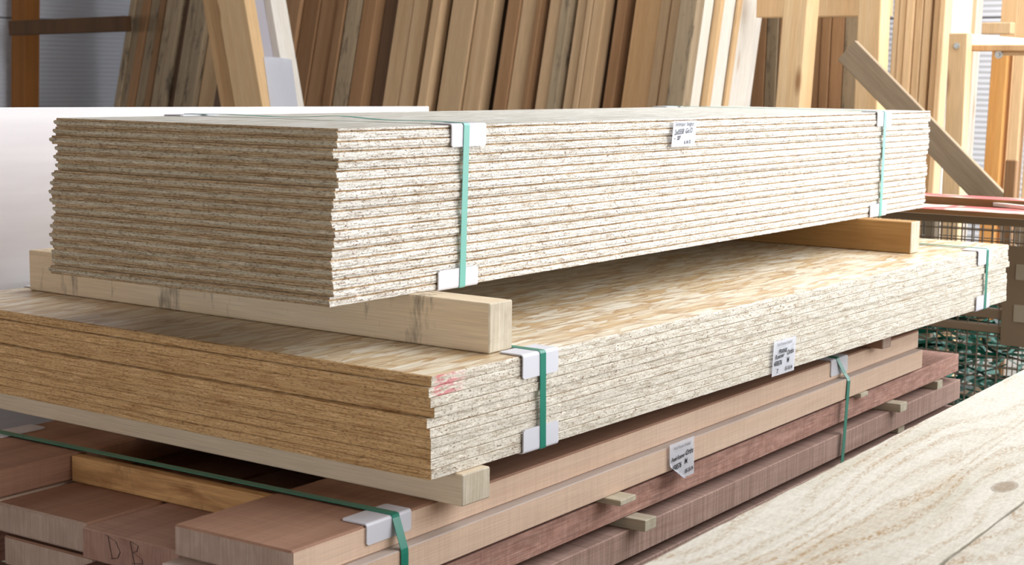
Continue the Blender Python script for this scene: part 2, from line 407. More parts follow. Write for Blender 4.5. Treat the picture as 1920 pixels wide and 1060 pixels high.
for i in range(NL):
    o = link('osb_board', sq_red[i] if i < 2 else sq[i % 3])
    o.location = (LA+lx[i], LB+ly[i], ZL-(i+1)*PL)
    where = 'topmost' if i == 0 else ('lowest' if i == NL-1 else ORD[i]+' from the top')
    extra = ' with red corner mark' if i < 2 else ''
    tag(o, f'wide square-edged OSB board{extra}, {where} in the lower stack', 'board', 'square-edged boards in the lower stack')
ZLB = ZL-LT                            # underside of the lower stack

# ------------------------------------------------------------------ bearers between the stacks
def beam(x0, x1, y0, y1, z0, z1, label, mat, endmat, rz=0.0):
    o = box('timber_beam', x0, x1, y0, y1, z0, z1, [mat, endmat], bev=0.002, axis_slot={'y': 1}, rz=rz)
    return tag(o, label, 'beam', 'timber beams carrying the stacks')
beam(0.1737, 0.236, -0.161, 0.99, ZL+0.0003, ZB-0.0004, 'smudged pale timber beam under the near end of the upper stack', M_BEAM, M_BEND)
beam(2.0477, 2.103, -0.10, 1.0, ZL+0.0003, ZB-0.0004, 'brown-faced timber beam under the far end of the upper stack', M_BEAMD, M_BEND)
HB = 0.050
beam(0.0242, 0.094, -0.2255, 1.02, ZLB-HB+0.0003, ZLB-0.0004, 'pale knotty timber beam under the near end of the lower stack', M_BEAMC, M_BEND)
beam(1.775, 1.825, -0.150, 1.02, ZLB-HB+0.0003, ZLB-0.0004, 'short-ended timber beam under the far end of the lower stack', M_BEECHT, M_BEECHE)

# ------------------------------------------------------------------ hardwood pack under the lower stack
HZ = ZLB-HB                            # 0.5943
HR = 0.033
def H(x, y):                           # pack coordinates: x along the planks from the near end, y from the gate-side face inwards
    c, s = math.cos(HR), math.sin(HR)
    return (-0.296+c*x-s*y, -0.182+s*x+c*y)
def hplank(name, x0, x1, y0, y1, z0, z1, mats, label, bev=0.003, grp=None):
    bm = bmesh.new(); box_bm(bm, 0, x1-x0, 0, y1-y0, 0, z1-z0, bev)
    o = link(name, mesh_from(bm, name, mats, {'x': 1, 'z': 2} if len(mats) > 2 else {'x': 1}))
    X, Y = H(x0, y0); o.location = (X, Y, z0); o.rotation_euler.z = HR
    return tag(o, label, 'plank', grp)
z1 = HZ; L1 = 0.047
M_RBE = wood('reddish_beech', (156, 122, 106), (178, 144, 128), 'x', 16, 0.7, 0.04, saw=0.14, fuzz=0.2); M_RBEE = wood('reddish_beech_end', (140, 106, 92), (164, 130, 116), 'z', 30, 20, 0.04, fuzz=0.3); RB = [M_RBE, M_RBEE]; BE_SHADED = [M_BEECHT, M_BEECHE]  # last pair: brown face wood on the sides too, painting in shade
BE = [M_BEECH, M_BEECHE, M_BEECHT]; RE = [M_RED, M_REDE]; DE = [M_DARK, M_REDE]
G1 = 'beech planks in the pack under the boards'
hplank('beech_plank', 0.0, 2.42, 0.0, 0.226, z1-L1, z1-0.0002, BE, 'beech plank on top of the pack carrying the near white corner protector', 0.003, G1)
hplank('beech_plank', -0.02, 2.42, 0.675, 0.905, z1-L1, z1-0.0002, BE_SHADED, 'beech plank on top of the pack at its left side, shaded', 0.003, G1)
z2 = z1-L1-0.0004; L2 = 0.048
hplank('beech_plank', -0.035, 2.405, -0.018, 0.215, z2-L2, z2, [M_BEECH, M_BEECHE, M_DUST], 'beech plank of the second layer with the dusty ledge, below the protector', 0.0015, G1)
hplank('beech_plank', 0.02, 2.42, 0.235, 0.445, z2-L2, z2, RB, 'reddish plank of the second layer with DB written on its end', 0.0015, G1)
db = bpy.context.scene.objects['beech_plank.003']; db.name = 'red_plank'
hplank('beech_plank', 0.035, 2.42, 0.455, 0.668, z2-L2, z2, BE_SHADED, 'pale-ended beech plank of the second layer left of the DB plank', 0.004, G1)  # brown side colour darkens a daylit sliver
hplank('beech_plank', 0.02, 2.42, 0.685, 0.91, z2-L2, z2, BE, 'beech plank of the second layer at the far left, under the strap', 0.004, G1)
z3 = z2-L2-0.011; L3 = 0.049
zz3 = z3
hplank('red_plank', 0.01, 2.74, -0.004, 0.225, z3-L3, z3, RE, 'longer reddish-brown plank below the beech, nearest the tag', 0.002, 'red planks in the pack')
hplank('red_plank', 0.0, 2.76, 0.24, 0.445, z3-L3, z3, RE, 'reddish plank of the third layer under the DB plank', 0.003, 'red planks in the pack')
hplank('red_plank', 0.05, 2.76, 0.455, 0.67, z3-L3, z3, BE, 'pinkish-ended plank of the third layer under the pale-ended beech', 0.003, 'red planks in the pack')
hplank('red_plank', 0.0, 2.76, 0.685, 0.91, z3-L3, z3, RE, 'reddish plank of the third layer at the far left', 0.003, 'red planks in the pack')
z4 = z3-L3-0.022; L4 = 0.055
for k, (a, b) in enumerate(((-0.012, 0.22), (0.235, 0.445), (0.455, 0.67), (0.685, 0.905))):
    hplank('dark_plank', 0.02, 2.74, a, b, z4-L4, z4, DE, ['dark brown plank on the gate side of the fourth layer, with saw marks', 'dark plank of the fourth layer, second from the gate side',
           'dark plank of the fourth layer, third from the gate side', 'dark plank of the fourth layer at the far left'][k], 0.002, 'dark planks in the pack')
z5 = z4-L4-0.022; L5 = 0.06
for k, (a, b) in enumerate(((-0.005, 0.22), (0.235, 0.445), (0.455, 0.67), (0.685, 0.905))):
    hplank('dark_plank', 0.02, 2.74, a, b, z5-L5, z5, DE, ['dark plank on the gate side of the lowest layer', 'dark plank of the lowest layer, second from the gate side',
           'dark plank of the lowest layer, third from the gate side', 'dark plank of the lowest layer at the far left'][k], 0.002, 'dark planks in the pack')
def lath(x, wdt, zt, h, y0, label, y1=0.9):
    o = hplank('sticker_lath', x, x+wdt, y0, y1, zt, zt+h, [M_STICK, M_STICK], label, 0.001, 'spacer laths in the pack'); o['category'] = 'lath'
lath(0.80, 0.055, z3+0.0003, 0.0102, -0.050, 'thin pale lath sticking out below the beech planks, left of the tag')
lath(1.98, 0.045, z3+0.0003, 0.0102, -0.022, 'thin pale lath below the beech planks right of the bent strap')
lath(0.10, 0.045, z3+0.0003, 0.0102, 0.02, 'thin lath inside the pack at its near end')
lath(0.90, 0.042, z4+0.0003, 0.0212, -0.045, 'square pale lath sticking out between red and dark planks')
lath(2.20, 0.045, z4+0.0003, 0.0212, -0.040, 'pale lath between red and dark planks right of the bent strap')
lath(2.55, 0.04, z4+0.0003, 0.0212, -0.012, 'white-ended lath between red and dark planks at the far end')
lath(0.10, 0.045, z4+0.0003, 0.0212, 0.02, 'thick lath inside the pack at its near end')
lath(0.3, 0.045, z5+0.0003, 0.0212, 0.0, 'lath above the lowest layer at the near end')
lath(2.3, 0.045, z5+0.0003, 0.0212, 0.0, 'lath above the lowest layer at the far end')
zb = z5-L5
for x, s in ((0.25, 'near'), (1.3, 'middle'), (2.4, 'far')):
    o = hplank('support_timber', x, x+0.1, -0.02, 0.91, 0.0005, zb-0.0004, [M_BEAMC, M_BEND], f'squared support timber on the floor under the {s} part of the pack', 0.003, 'support timbers on the floor'); o['category'] = 'beam'
# filler board standing between the two top planks
bm = bmesh.new(); box_bm(bm, 0, 0.022, 0, 0.445, 0, L1-0.003, 0.0015)
o = link('filler_board', mesh_from(bm, 'filler_board', [M_FILL])); X, Y = H(0.195, 0.2275); o.location = (X, Y, z2+0.0004); o.rotation_euler.z = HR
tag(o, 'orange-grained board piece standing in the gap between the two top planks', 'board')

# ------------------------------------------------------------------ straps and corner protectors
def loop_pts(y0, y1, z0, z1, r=0.004, lift=None, n=9):
    """closed path in the y-z plane, gate-side face first, rounded corners"""
    P = []
    def arc(cy, cz, a0):
        for k in range(4):
            a = math.radians(a0+30*k); P.append((cy+r*math.cos(a), cz+r*math.sin(a)))
    arc(y0+r, z0+r, 180); 
    for k in range(1, n): P.append((y0+r+(y1-y0-2*r)*k/n, z0))
    arc(y1-r, z0+r, 270); arc(y1-r, z1-r, 0)
    for k in range(1, 24):
        t = k/24; P.append((y1-r-(y1-y0-2*r)*t, z1+(lift(t) if lift else 0)))
    arc(y0+r, z1-r, 90)
    return P
def strap(label, x_top, x_bot, y0, y1, z0, z1, tf, width=0.016, mat=None, lift=None):
    P = loop_pts(y0, y1, z0, z1, lift=lift); bm = bmesh.new()
    pts = []
    zm = z0
    for y, z in P:
        t = (z-z0)/(z1-z0); x = x_bot+(x_top-x_bot)*min(1, max(0, t))
        pts.append(Vector((x-x_bot, y-y0, z-zm)))
    ribbon_bm(bm, pts, V(width/2, 0, 0), 0.0009, closed=True)
    o = link('strap', mesh_from(bm, 'strap', [mat or M_STRAP]))
    loc, rz = tf(x_bot, y0, zm); o.location = loc; o.rotation_euler.z = rz
    return tag(o, label, 'strap', 'green straps around the stacks')
def tfU(x, y, z): return U(x, y, z), TH
def tfL(x, y, z): return Vector((x, y, z)), 0.0
def tfH(x, y, z):
    X, Y = H(x, y); return Vector((X, Y, z)), HR
def protector_mesh(length, leg_top, leg_face, sag=0.0):
    """L-shaped edge guard; corner at origin, face leg hangs down on -y side, top leg runs to +y; x is its length"""
    t = 0.0024; r = 0.0024; bm = bmesh.new(); prof_o = []; prof_i = []
    prof_o.append((leg_top, t+sag)); prof_i.append((leg_top, sag))
    for k in range(6):
        a = math.radians(90+18*k)
        prof_o.append((r+(r+t)*math.cos(a)-0.0, -r+(r+t)*math.sin(a))); prof_i.append((r+r*math.cos(a), -r+r*math.sin(a)))
    prof_o.append((-t, -leg_face)); prof_i.append((0, -leg_face))
    loop = prof_o+prof_i[::-1]
    c = 0.004
    xs = (0, c, length-c, length); rings = []
    for j, x in enumerate(xs):
        sh = 0.003 if j in (0, 3) else 0.0
        ring = []
        for q, (y, z) in enumerate(loop):
            yy, zz = y, z
            if q in (0, len(loop)-1): yy -= sh
            if abs(z+leg_face) < 1e-6: zz += sh
            ring.append(bm.verts.new((x, yy, zz)))
        rings.append(ring)
    m = len(loop)
    for j in range(3):
        for k in range(m): bm.faces.new((rings[j][k], rings[j][(k+1) % m], rings[j+1][(k+1) % m], rings[j+1][k]))
    # end caps as quads between outer and inner profile
    h = len(prof_o)
    for ring, flip in ((rings[0], False), (rings[-1], True)):
        for k in range(h-1):
            q = (ring[k], ring[k+1], ring[m-2-k], ring[m-1-k]); bm.faces.new(q[::-1] if flip else q)
    bmesh.ops.recalc_face_normals(bm, faces=bm.faces[:])
    return mesh_from(bm, 'corner_protector', [M_WHITE])
PM = protector_mesh(0.098, 0.046, 0.037); PMs = protector_mesh(0.104, 0.046, 0.030); PMb = protector_mesh(0.112, 0.046, 0.032)
def protector(label, me, x, y, z, tf, flip_z=False, flip_y=False, length=0.098, tilt=0.0):
    o = link('corner_protector', me); loc, rz = tf(x, y, z)
    o.location = loc
    R = Matrix.Rotation(rz, 4, 'Z')
    if flip_z and flip_y: R = R @ Matrix.Rotation(math.pi, 4, 'X')
    elif flip_y: R = R @ Matrix.Translation((length, 0, 0)) @ Matrix.Rotation(math.pi, 4, 'Z')
    elif flip_z: R = R @ Matrix.Translation((length, 0, 0)) @ Matrix.Rotation(math.pi, 4, 'Y')
    o.matrix_world = Matrix.Translation(loc) @ R @ Matrix.Rotation(tilt, 4, 'Y')
    return tag(o, label, 'protector', 'white corner protectors under the straps')
GAP = 0.0006
TP = 0.0024
# upper stack
for (nm, xt, xb, pt, pb) in (('near', 0.320, 0.311, 0.280, 0.246), ('far', 2.190, 2.183, 2.140, 2.116)):
    lift = (lambda t: 0.004*math.exp(-((t-0.60)/0.10)**2)+0.0015*math.sin(9*t)**2) if nm == 'near' else None
    strap(f'green strap around the {nm} end of the upper stack', xt, xb, -0.004-TP-GAP, UW+0.003+TP+GAP, ZB-TP-GAP, ZT+TP+GAP, tfU, mat=M_STRAP_SHEEN, lift=lift)
    protector(f'white corner protector on the top edge of the upper stack at its {nm} strap', PM, pt, -0.0035, ZT+GAP/2, tfU)
    protector(f'white corner protector on the bottom edge of the upper stack at its {nm} strap', PMb, pb, -0.0035, ZB-GAP/2, tfU, flip_z=True, length=0.112)
    protector(f'white corner protector on the far top edge of the upper stack at its {nm} strap', PM, pt-0.02, UW+0.002, ZT+GAP/2, tfU, flip_y=True)
# lower stack
for (nm, xt, xb, pt, pb) in (('near', 0.243, 0.247, 0.196, 0.200), ('far', 2.286, 2.284, 2.226, 2.228)):
    strap(f'green strap around the {nm} end of the lower stack', xt, xb, LB-0.0035-TP-GAP, LB+LW+0.004+TP+GAP, ZLB-TP-GAP, ZL+TP+GAP, tfL)
    protector(f'white corner protector on the top edge of the lower stack at its {nm} strap', PM, pt-0.006, LB-0.0035, ZL+GAP/2, tfL)
    protector(f'white corner protector on the bottom edge of the lower stack at its {nm} strap', PM, pb-0.006, LB-0.0035, ZLB-GAP/2, tfL, flip_z=True)
    protector(f'white corner protector on the far top edge of the lower stack at its {nm} strap', PM, pt, LB+LW+0.004, ZL+GAP/2, tfL, flip_y=True)
# hardwood pack
def pack_strap(label, x, mat, bend):
    t = TP+0.0012; yo = -0.0185; top = HZ+t
    P = [(-t, HZ-0.002), (-t+0.0008, top-0.0012), (0.003, top)]+[(0.003+k*0.10, top) for k in range(1, 9)]+[(0.905, top), (0.9055+t, top-0.002), (0.911+t, z2), (0.914+t, zb-0.001), (0.911, zb-0.0035)]
    P += [(0.9-k*0.1, zb-0.0035) for k in range(0, 9)]+[(-0.014, zb-0.0035), (yo-0.002, zb-0.002), (yo-0.002, z2-L2), (yo-0.0018, z2-0.006), (yo-0.001+0.002*bend, z2+0.001)]
    if bend: P += [(-0.012, z2+0.012)]
    pts = []
    for (y, z) in P:
        dx = 0.0
        if bend and y < 0.02:
            dx = -0.03*min(1, max(0, (z-z2)/(HZ-z2))) if z > z2 else 0.01*(z-z2)/(zb-z2)*-3
        pts.append(V(dx, y, z-zb))
    bm = bmesh.new(); ribbon_bm(bm, pts, V(0.0085, 0, 0), 0.0009, closed=True)
    o = link('strap', mesh_from(bm, 'strap', [mat])); loc, rz = tfH(x, 0, zb); o.location = loc; o.rotation_euler.z = rz
    tag(o, label, 'strap', 'green straps around the stacks')
pack_strap('green strap around the near end of the hardwood pack', 0.222, M_STRAP, 0)
pack_strap('bent green strap around the far end of the hardwood pack', 1.905, M_STRAP, 1)
protector('white corner protector on the near end of the hardwood pack, above a beech plank', PMs, 0.156, -0.0006, HZ+GAP/2, tfH, length=0.104)
protector('small white corner protector at the bent strap of the hardwood pack', PM, 1.838, -0.0006, HZ+GAP/2, tfH)
protector('grey-looking corner protector on the far left edge of the hardwood pack', PM, 0.20, 0.906, HZ+GAP/2, tfH, flip_y=True)

# ------------------------------------------------------------------ paper tags with writing
def text_mesh(name, body, size, loc, parent, mat, shear=0.0, sx=1.0, rot=0.0, bold=0.0, jitter=False):
    c = bpy.data.curves.new(name, 'FONT'); c.body = body; c.size = size; c.shear = shear; c.offset = bold; c.resolution_u = 3
    t = bpy.data.objects.new(name, c); COL.objects.link(t); bpy.context.view_layer.update()
    me = bpy.data.meshes.new_from_object(t.evaluated_get(bpy.context.evaluated_depsgraph_get()))
    bpy.data.objects.remove(t); bpy.data.curves.remove(c)
    rnd = random.Random(body)
    Mr = Matrix.Translation(loc) @ Matrix.Rotation(math.radians(90), 4, 'X') @ Matrix.Rotation(rot, 4, 'Z') @ Matrix.Diagonal((sx, 1, 1, 1))
    me.transform(Mr); me.materials.clear(); me.materials.append(mat); me.name = name
    o = bpy.data.objects.new(name, me); COL.objects.link(o); o.parent = parent; return o
def paper_mesh(wd, ht, shear=0.0, curl=None, bulge=0.0):
    """paper in the x-z plane, lower left corner at origin, facing -y"""
    bm = bmesh.new(); nx, nz = 12, 12; g = []
    for j in range(nz+1):
        row = []
        for i in range(nx+1):
            u, v = i/nx, j/nz; y = -0.0008-bulge*math.sin(math.pi*u)*(1-v)
            x = u*wd+shear*v; z = v*ht
            if curl:
                d = (1-u/curl[0])-v/curl[1]
                if d > 0: y -= 0.030*d**1.3; z += 0.012*d; x += 0.012*d
            row.append(bm.verts.new((x, y, z)))
        g.append(row)
    for j in range(nz):
        for i in range(nx): bm.faces.new((g[j][i], g[j][i+1], g[j+1][i+1], g[j+1][i]))
    r = bmesh.ops.solidify(bm, geom=bm.faces[:], thickness=0.0003)
    bmesh.ops.recalc_face_normals(bm, faces=bm.faces[:])
    return mesh_from(bm, 'paper_tag', [M_PAPER], smooth=False)
def papertag(label, loc, rz, wd, ht, shear, rows, curl=None, roll=0.0):
    o = link('paper_tag', paper_mesh(wd, ht, shear, curl, 0.0004)); o.location = loc; o.rotation_euler = (0, roll, rz)
    tag(o, label, 'tag', 'paper tags on the stacks')
    for (nm, body, size, u, v, mat, sh, sx, rot, bold) in rows:
        text_mesh(nm, body, size, V(u*wd+shear*v, -0.0021, v*ht), o, mat, sh, sx, rot, bold)
    return o
def rule_rows(pos):
    return [('printed_line', '_'*k, 0.004, u, v, M_PRINT, 0, 1.0, 0, 0) for (u, v, k) in pos]
papertag('paper tag with faint handwriting on the upper stack', U(1.026, -0.0085, ZT-0.058), TH, 0.100, 0.053, 0.008, [
    ('handwritten_line', 'Siedenpur  longtec', 0.0125, 0.06, 0.80, M_INK, 0.35, 0.86, 0.0, 0.0),
    ('handwritten_line', '2x0558  Ge.O', 0.0150, 0.06, 0.46, M_INK, 0.35, 0.88, 0.05, 0.0001),
    ('handwritten_line', '-  27', 0.011, 0.08, 0.27, M_INK, 0.2, 1.2, 0.0, 0.0003),
    ('handwritten_line', '6. 14. 12', 0.0095, 0.52, 0.10, M_INK, 0.25, 0.8, 0.03, 0.0003)] + rule_rows([(0.08, 0.68, 5), (0.55, 0.70, 4), (0.5, 0.38, 3)]))
papertag('paper tag with bold handwriting on the lower stack, straight edges', V(1.054, LB-0.0055, 0.6405), 0.006, 0.102, 0.0715, 0.006, [
    ('printed_heading', 'Holz Roeren Krefeld', 0.0092, 0.13, 0.845, M_PRINT, 0.0, 0.88, 0.0, 0.0),
    ('handwritten_line', 'FRANK', 0.0125, 0.22, 0.615, M_INK, 0.3, 0.95, 0.0, 0.0003),
    ('handwritten_line', 'Roemer', 0.0125, 0.08, 0.475, M_INK, 0.3, 0.98, 0.04, 0.0003),
    ('handwritten_line', 'Orths', 0.0135, 0.60, 0.52, M_INK, 0.35, 0.95, 0.06, 0.0003),
    ('handwritten_line', '438576', 0.0135, 0.04, 0.29, M_INK, 0.3, 0.88, 0.0, 0.0003),
    ('handwritten_line', 'M', 0.0150, 0.62, 0.30, M_INK, 0.2, 0.8, 0.0, 0.0003),
    ('handwritten_line', '7.', 0.0120, 0.18, 0.07, M_INK, 0.2, 1.0, 0.0, 0.0003),
    ('handwritten_line', '15-10-14', 0.0110, 0.54, 0.08, M_INK, 0.2, 0.85, 0.0, 0.0003)] + rule_rows([(0.2, 0.80, 16), (0.08, 0.43, 6), (0.08, 0.21, 5), (0.55, 0.23, 3)]))
X, Y = H(1.03, -0.0225)
papertag('paper tag with a curled lower corner hanging on the hardwood pack', V(X, Y, 0.478), HR, 0.098, 0.0745, -0.004, [
    ('printed_heading', 'Holz Roeren Krefeld', 0.0088, 0.15, 0.825, M_PRINT, 0.0, 0.90, 0.0, 0.0),
    ('handwritten_line', 'Frank Roemer', 0.0112, 0.05, 0.535, M_INK, 0.3, 0.80, 0.04, 0.0003),
    ('handwritten_line', 'Orths', 0.0145, 0.62, 0.575, M_INK, 0.35, 0.88, 0.04, 0.0003),
    ('handwritten_line', '438576', 0.0140, 0.07, 0.30, M_INK, 0.3, 0.88, 0.04, 0.0003),
    ('handwritten_line', 'M.', 0.0145, 0.58, 0.36, M_INK, 0.2, 0.9, 0.0, 0.0003),
    ('handwritten_line', '15-10-14', 0.0115, 0.58, 0.10, M_INK, 0.2, 0.82, 0.05, 0.0003)] + rule_rows([(0.2, 0.78, 16), (0.08, 0.49, 6), (0.55, 0.52, 4), (0.55, 0.27, 3)]), curl=(0.55, 0.45))
# pencilled letters on the end of the reddish plank (end faces -x)
for k, (ch, yy) in enumerate((('D', 0.152), ('B', 0.104))):
    c = bpy.data.curves.new('pencilled_letter', 'FONT'); c.body = ch; c.size = 0.040; c.resolution_u = 4; c.fill_mode = 'NONE'; c.bevel_depth = 0.0006; c.bevel_resolution = 0
    t = bpy.data.objects.new('pencilled_letter', c); COL.objects.link(t); bpy.context.view_layer.update()
    me = bpy.data.meshes.new_from_object(t.evaluated_get(bpy.context.evaluated_depsgraph_get())); bpy.data.objects.remove(t); bpy.data.curves.remove(c)
    me.clear_geometry()
    bm = bmesh.new()
    strokes = {'D': [[(0.0, 0.030), (0.006, 0.0)], [(-0.004, 0.031), (0.012, 0.025), (0.018, 0.012), (0.014, 0.003), (0.004, 0.0)]],
               'B': [[(0.0, 0.030), (0.006, 0.0)], [(0.0, 0.030), (0.012, 0.027), (0.010, 0.019), (0.004, 0.016)], [(0.004, 0.016), (0.017, 0.010), (0.018, 0.004), (0.002, 0.001)]]}[ch]
    for st in strokes:
        fine = []
        for a, b in zip(st[:-1], st[1:]):
            for q in range(3): fine.append((a[0]+(b[0]-a[0])*q/3, a[1]+(b[1]-a[1])*q/3))
        fine.append(st[-1])
        ribbon_bm(bm, [V(-0.0004, yy-u*1.45, 0.010+v*1.15) for u, v in fine], [V(0, 0.0007, 0.0004)]*len(fine), 0.0004)
    lt = link('pencilled_letter', mesh_from(bm, 'pencilled_letter', [M_PENCIL]), db)

# ------------------------------------------------------------------ white panel behind the stacks
bm = bmesh.new(); box_bm(bm, -1.6, 1.578, 0, 0.019, 0.0, 1.0, 0.0)
for v in bm.verts:
    top = v.co.z > 0.5
    if top: v.co.z = 1.1615-0.0088*(v.co.x-0.0)/1.4
    if v.co.x > 1 and not top: v.co.x += 0.0
r = bmesh.ops.bevel(bm, geom=bm.edges[:], offset=0.002, segments=1, affect='EDGES')
o = link('coated_sheet', mesh_from(bm, 'coated_sheet', [M_PANEL])); o.location = (0, 1.10, 0.001)
tag(o, 'large white coated sheet standing upright behind the stacked boards', 'sheet')

# ------------------------------------------------------------------ foreground rough-sawn timbers
def rough(name, knot=None):
    n = NT(name, 0.85, 0.2)
    wob = n.noise(n.coords((1.1, 4.0, 4.0)), 1.0, 3, 0.5, 0.4)
    tc0 = n.n.new('ShaderNodeTexCoord'); sp0 = n.n.new('ShaderNodeSeparateXYZ'); n.lk(tc0.outputs['Object'], sp0.inputs[0])
    ringw = n.math('SINE', n.math('ADD', n.math('MULTIPLY', sp0.outputs[1], 210.0), n.math('MULTIPLY', wob, 75.0)))
    g = n.noise(n.coords((1.6, 14, 14)), 1.0, 4, 0.6)
    col = n.ramp(g, [(0.25, (200, 193, 176)), (0.5, (219, 214, 202)), (0.75, (208, 200, 184))])
    gr = n.noise(n.coords((130, 380, 380)), 1.0, 3, 0.7)
    st = n.noise(n.coords((1.1, 6, 6)), 1.0, 4, 0.6, 0.5)
    fl = n.ramp(gr, [(0.44, 0.0), (0.60, 1.0)])
    col = n.mix(n.math('MULTIPLY', n.math('MULTIPLY', n.ramp(ringw, [(0.0, 0.0), (0.9, 0.95)]), fl), n.ramp(st, [(0.32, 0.2), (0.56, 1.0)])), col, (168, 134, 90))
    patch = n.math('MULTIPLY', n.ramp(st, [(0.50, 0.0), (0.66, 0.75)]), n.ramp(gr, [(0.36, 0.25), (0.60, 1.0)]))
    col = n.mix(patch, col, (180, 146, 98))
    dots = n.noise(n.coords((120, 260, 260)), 1.0, 2)
    col = n.mix(n.ramp(dots, [(0.68, 0.0), (0.74, 0.6)]), col, (150, 112, 74))
    saw = n.noise(n.coords((150, 4, 4)), 1.0, 2)
    fz = n.noise(n.coords((70, 260, 260)), 1.0, 3, 0.7)
    if knot:
        tc = n.n.new('ShaderNodeTexCoord'); sb = n.n.new('ShaderNodeVectorMath'); sb.operation = 'SUBTRACT'; n.lk(tc.outputs['Object'], sb.inputs[0]); sb.inputs[1].default_value = knot
        ml = n.n.new('ShaderNodeVectorMath'); ml.operation = 'MULTIPLY'; n.lk(sb.outputs[0], ml.inputs[0]); ml.inputs[1].default_value = (1/0.030, 1/0.013, 0)
        ln = n.n.new('ShaderNodeVectorMath'); ln.operation = 'LENGTH'; n.lk(ml.outputs[0], ln.inputs[0])
        col = n.mix(n.ramp(ln.outputs['Value'], [(0.80, 0.85), (1.0, 0.0)]), col, (158, 140, 118))
        col = n.mix(n.ramp(n.math('ABSOLUTE', n.math('SUBTRACT', ln.outputs['Value'], 1.0)), [(0.0, 0.6), (0.12, 0.0)]), col, (110, 84, 58))
    h = n.mix(0.5, fz, saw)
    n.bump(h, 0.0022, 0.6)
    col = n.mix(0.22, col, n.ramp(fz, [(0.35, (170, 150, 120)), (0.6, (255, 255, 255))]), 'MULTIPLY')
    return n.out(n.hsv(col, val=n.rng(n.rand(), 0.97, 1.03)))
FZ = 0.75; FR = 0.046
def FG(x, y):
    c, s = math.cos(FR), math.sin(FR); return (-1.5+c*x-s*y, -0.886+s*x+c*y)
kp = at_z(1885, 912, FZ); c, s = math.cos(FR), math.sin(FR)
kx, ky = (kp.x+1.5)*c+(kp.y+0.886)*s, -(kp.x+1.5)*s+(kp.y+0.886)*c
M_FG = rough('rough_sawn_spruce'); M_FGK = rough('rough_sawn_spruce_with_knot', (kx, ky+0.25, 0.0))
ww = 0.251
for lay in range(3):
    for colm in range(3):
        z0 = 0.15+0.2*lay+0.0004; bm = bmesh.new(); box_bm(bm, 0, 4.2, 0, ww-0.004, 0, 0.1990+(0.0022 if colm == 1 and lay == 2 else 0), 0.0015)
        r = bmesh.ops.subdivide_edges(bm, edges=[e for e in bm.edges if e.calc_length() > 3], cuts=160)
        rnd = random.Random(lay*3+colm)
        for v in bm.verts:
            if 0.01 < v.co.x < 4.19:
                v.co.y += rnd.uniform(0.0, 0.0016)*(1 if v.co.y < 0.1 else -1); v.co.z += rnd.uniform(0.0, 0.0008)*(1 if v.co.z < 0.1 else -1)
        o = link('sawn_timber', mesh_from(bm, 'sawn_timber', [M_FGK if (lay == 2 and colm == 0) else M_FG]))
        X, Y = FG(0, -ww*(colm+1)+0.0018); o.location = (X, Y, z0-0.0002*0); o.rotation_euler.z = FR
        which = ['beside the hardwood pack', 'in the middle of its layer', 'on the gate side'][colm]; lv = ['bottom', 'middle', 'top'][lay]
        tag(o, f'rough-sawn timber {which}, {lv} layer of foreground pile' + (', with a grey knot' if lay == 2 and colm == 0 else ''), 'timber', 'rough-sawn timbers in the foreground pile')
for k, xx in enumerate((0.4, 2.0, 3.7)):
    X, Y = FG(xx, -0.75); o = box('support_timber', 0, 0.1, 0, 0.75, 0, 0.1495, M_BEAMC, bev=0.003, origin=(0, 0, 0)); o.location = (X, Y, 0.0005); o.rotation_euler.z = FR
    tag(o, f'squared support timber on the floor under the {["near", "middle", "far"][k]} part of the foreground pile', 'beam', 'support timbers on the floor')

# ------------------------------------------------------------------ timber rack along the back of the hall
def rwood(name, dark, light, knots=None, var=0.07, fuzz=0.25, stain=None):
    return wood(name, dark, light, 'z', 14, 0.5, var, knots=knots, fuzz=fuzz, smudge=stain)
R_TAN = rwood('tan_plank', (196, 162, 122), (216, 184, 146))
R_BRN = rwood('brown_plank', (158, 118, 82), (184, 144, 106))
R_RED = rwood('reddish_plank', (148, 110, 76), (170, 132, 96))
R_GRY = rwood('weathered_plank', (150, 132, 106), (186, 164, 134), stain=(70, 62, 56))
R_DRK = rwood('dark_plank_wood', (98, 76, 60), (128, 102, 82))
R_ORG = rwood('orange_tan_plank', (206, 160, 112), (226, 186, 138))
R_KNT = rwood('knotty_pine', (220, 186, 142), (236, 206, 166), knots=(140, 90, 56))
R_WHT = rwood('pale_spruce', (240, 232, 220), (250, 245, 236), knots=(190, 150, 112), var=0.03)
R_POST = rwood('rack_post_wood', (230, 190, 140), (242, 210, 166), knots=(140, 88, 50), var=0.04)
def plank(label, pL, pM, pR, X, mat, L=3.0, s=0.23, name='leaning_plank', grp='planks leaning in the rack', cat='plank', row=203, base=0.0, rx=0.0, bev=0.004, ref=None):
    Xr = X if ref is None else ref
    a = at_x(pL, row, Xr); b = at_x(pM, row, Xr)
    dy = max(0.004, a.y-b.y); z = b.z
    dx = (at_y(pR, row, b.y).x-X) if pR > pM else 0.0
    if dx <= 0.002: dx = 0.09
    bm = bmesh.new(); box_bm(bm, 0, dx, 0.0004, dy-0.0004, 0, L, bev)
    o = link(name, mesh_from(bm, name, [mat])); o.location = (X-s*(z-base)+0.0, b.y, base+0.002); o.rotation_euler = (rx, math.atan(s), 0)
    if label: tag(o, label, cat, grp)
    return o
row = []
def rp(*a, **k):
    o = plank(None, *a, **k); row.append(o); return o
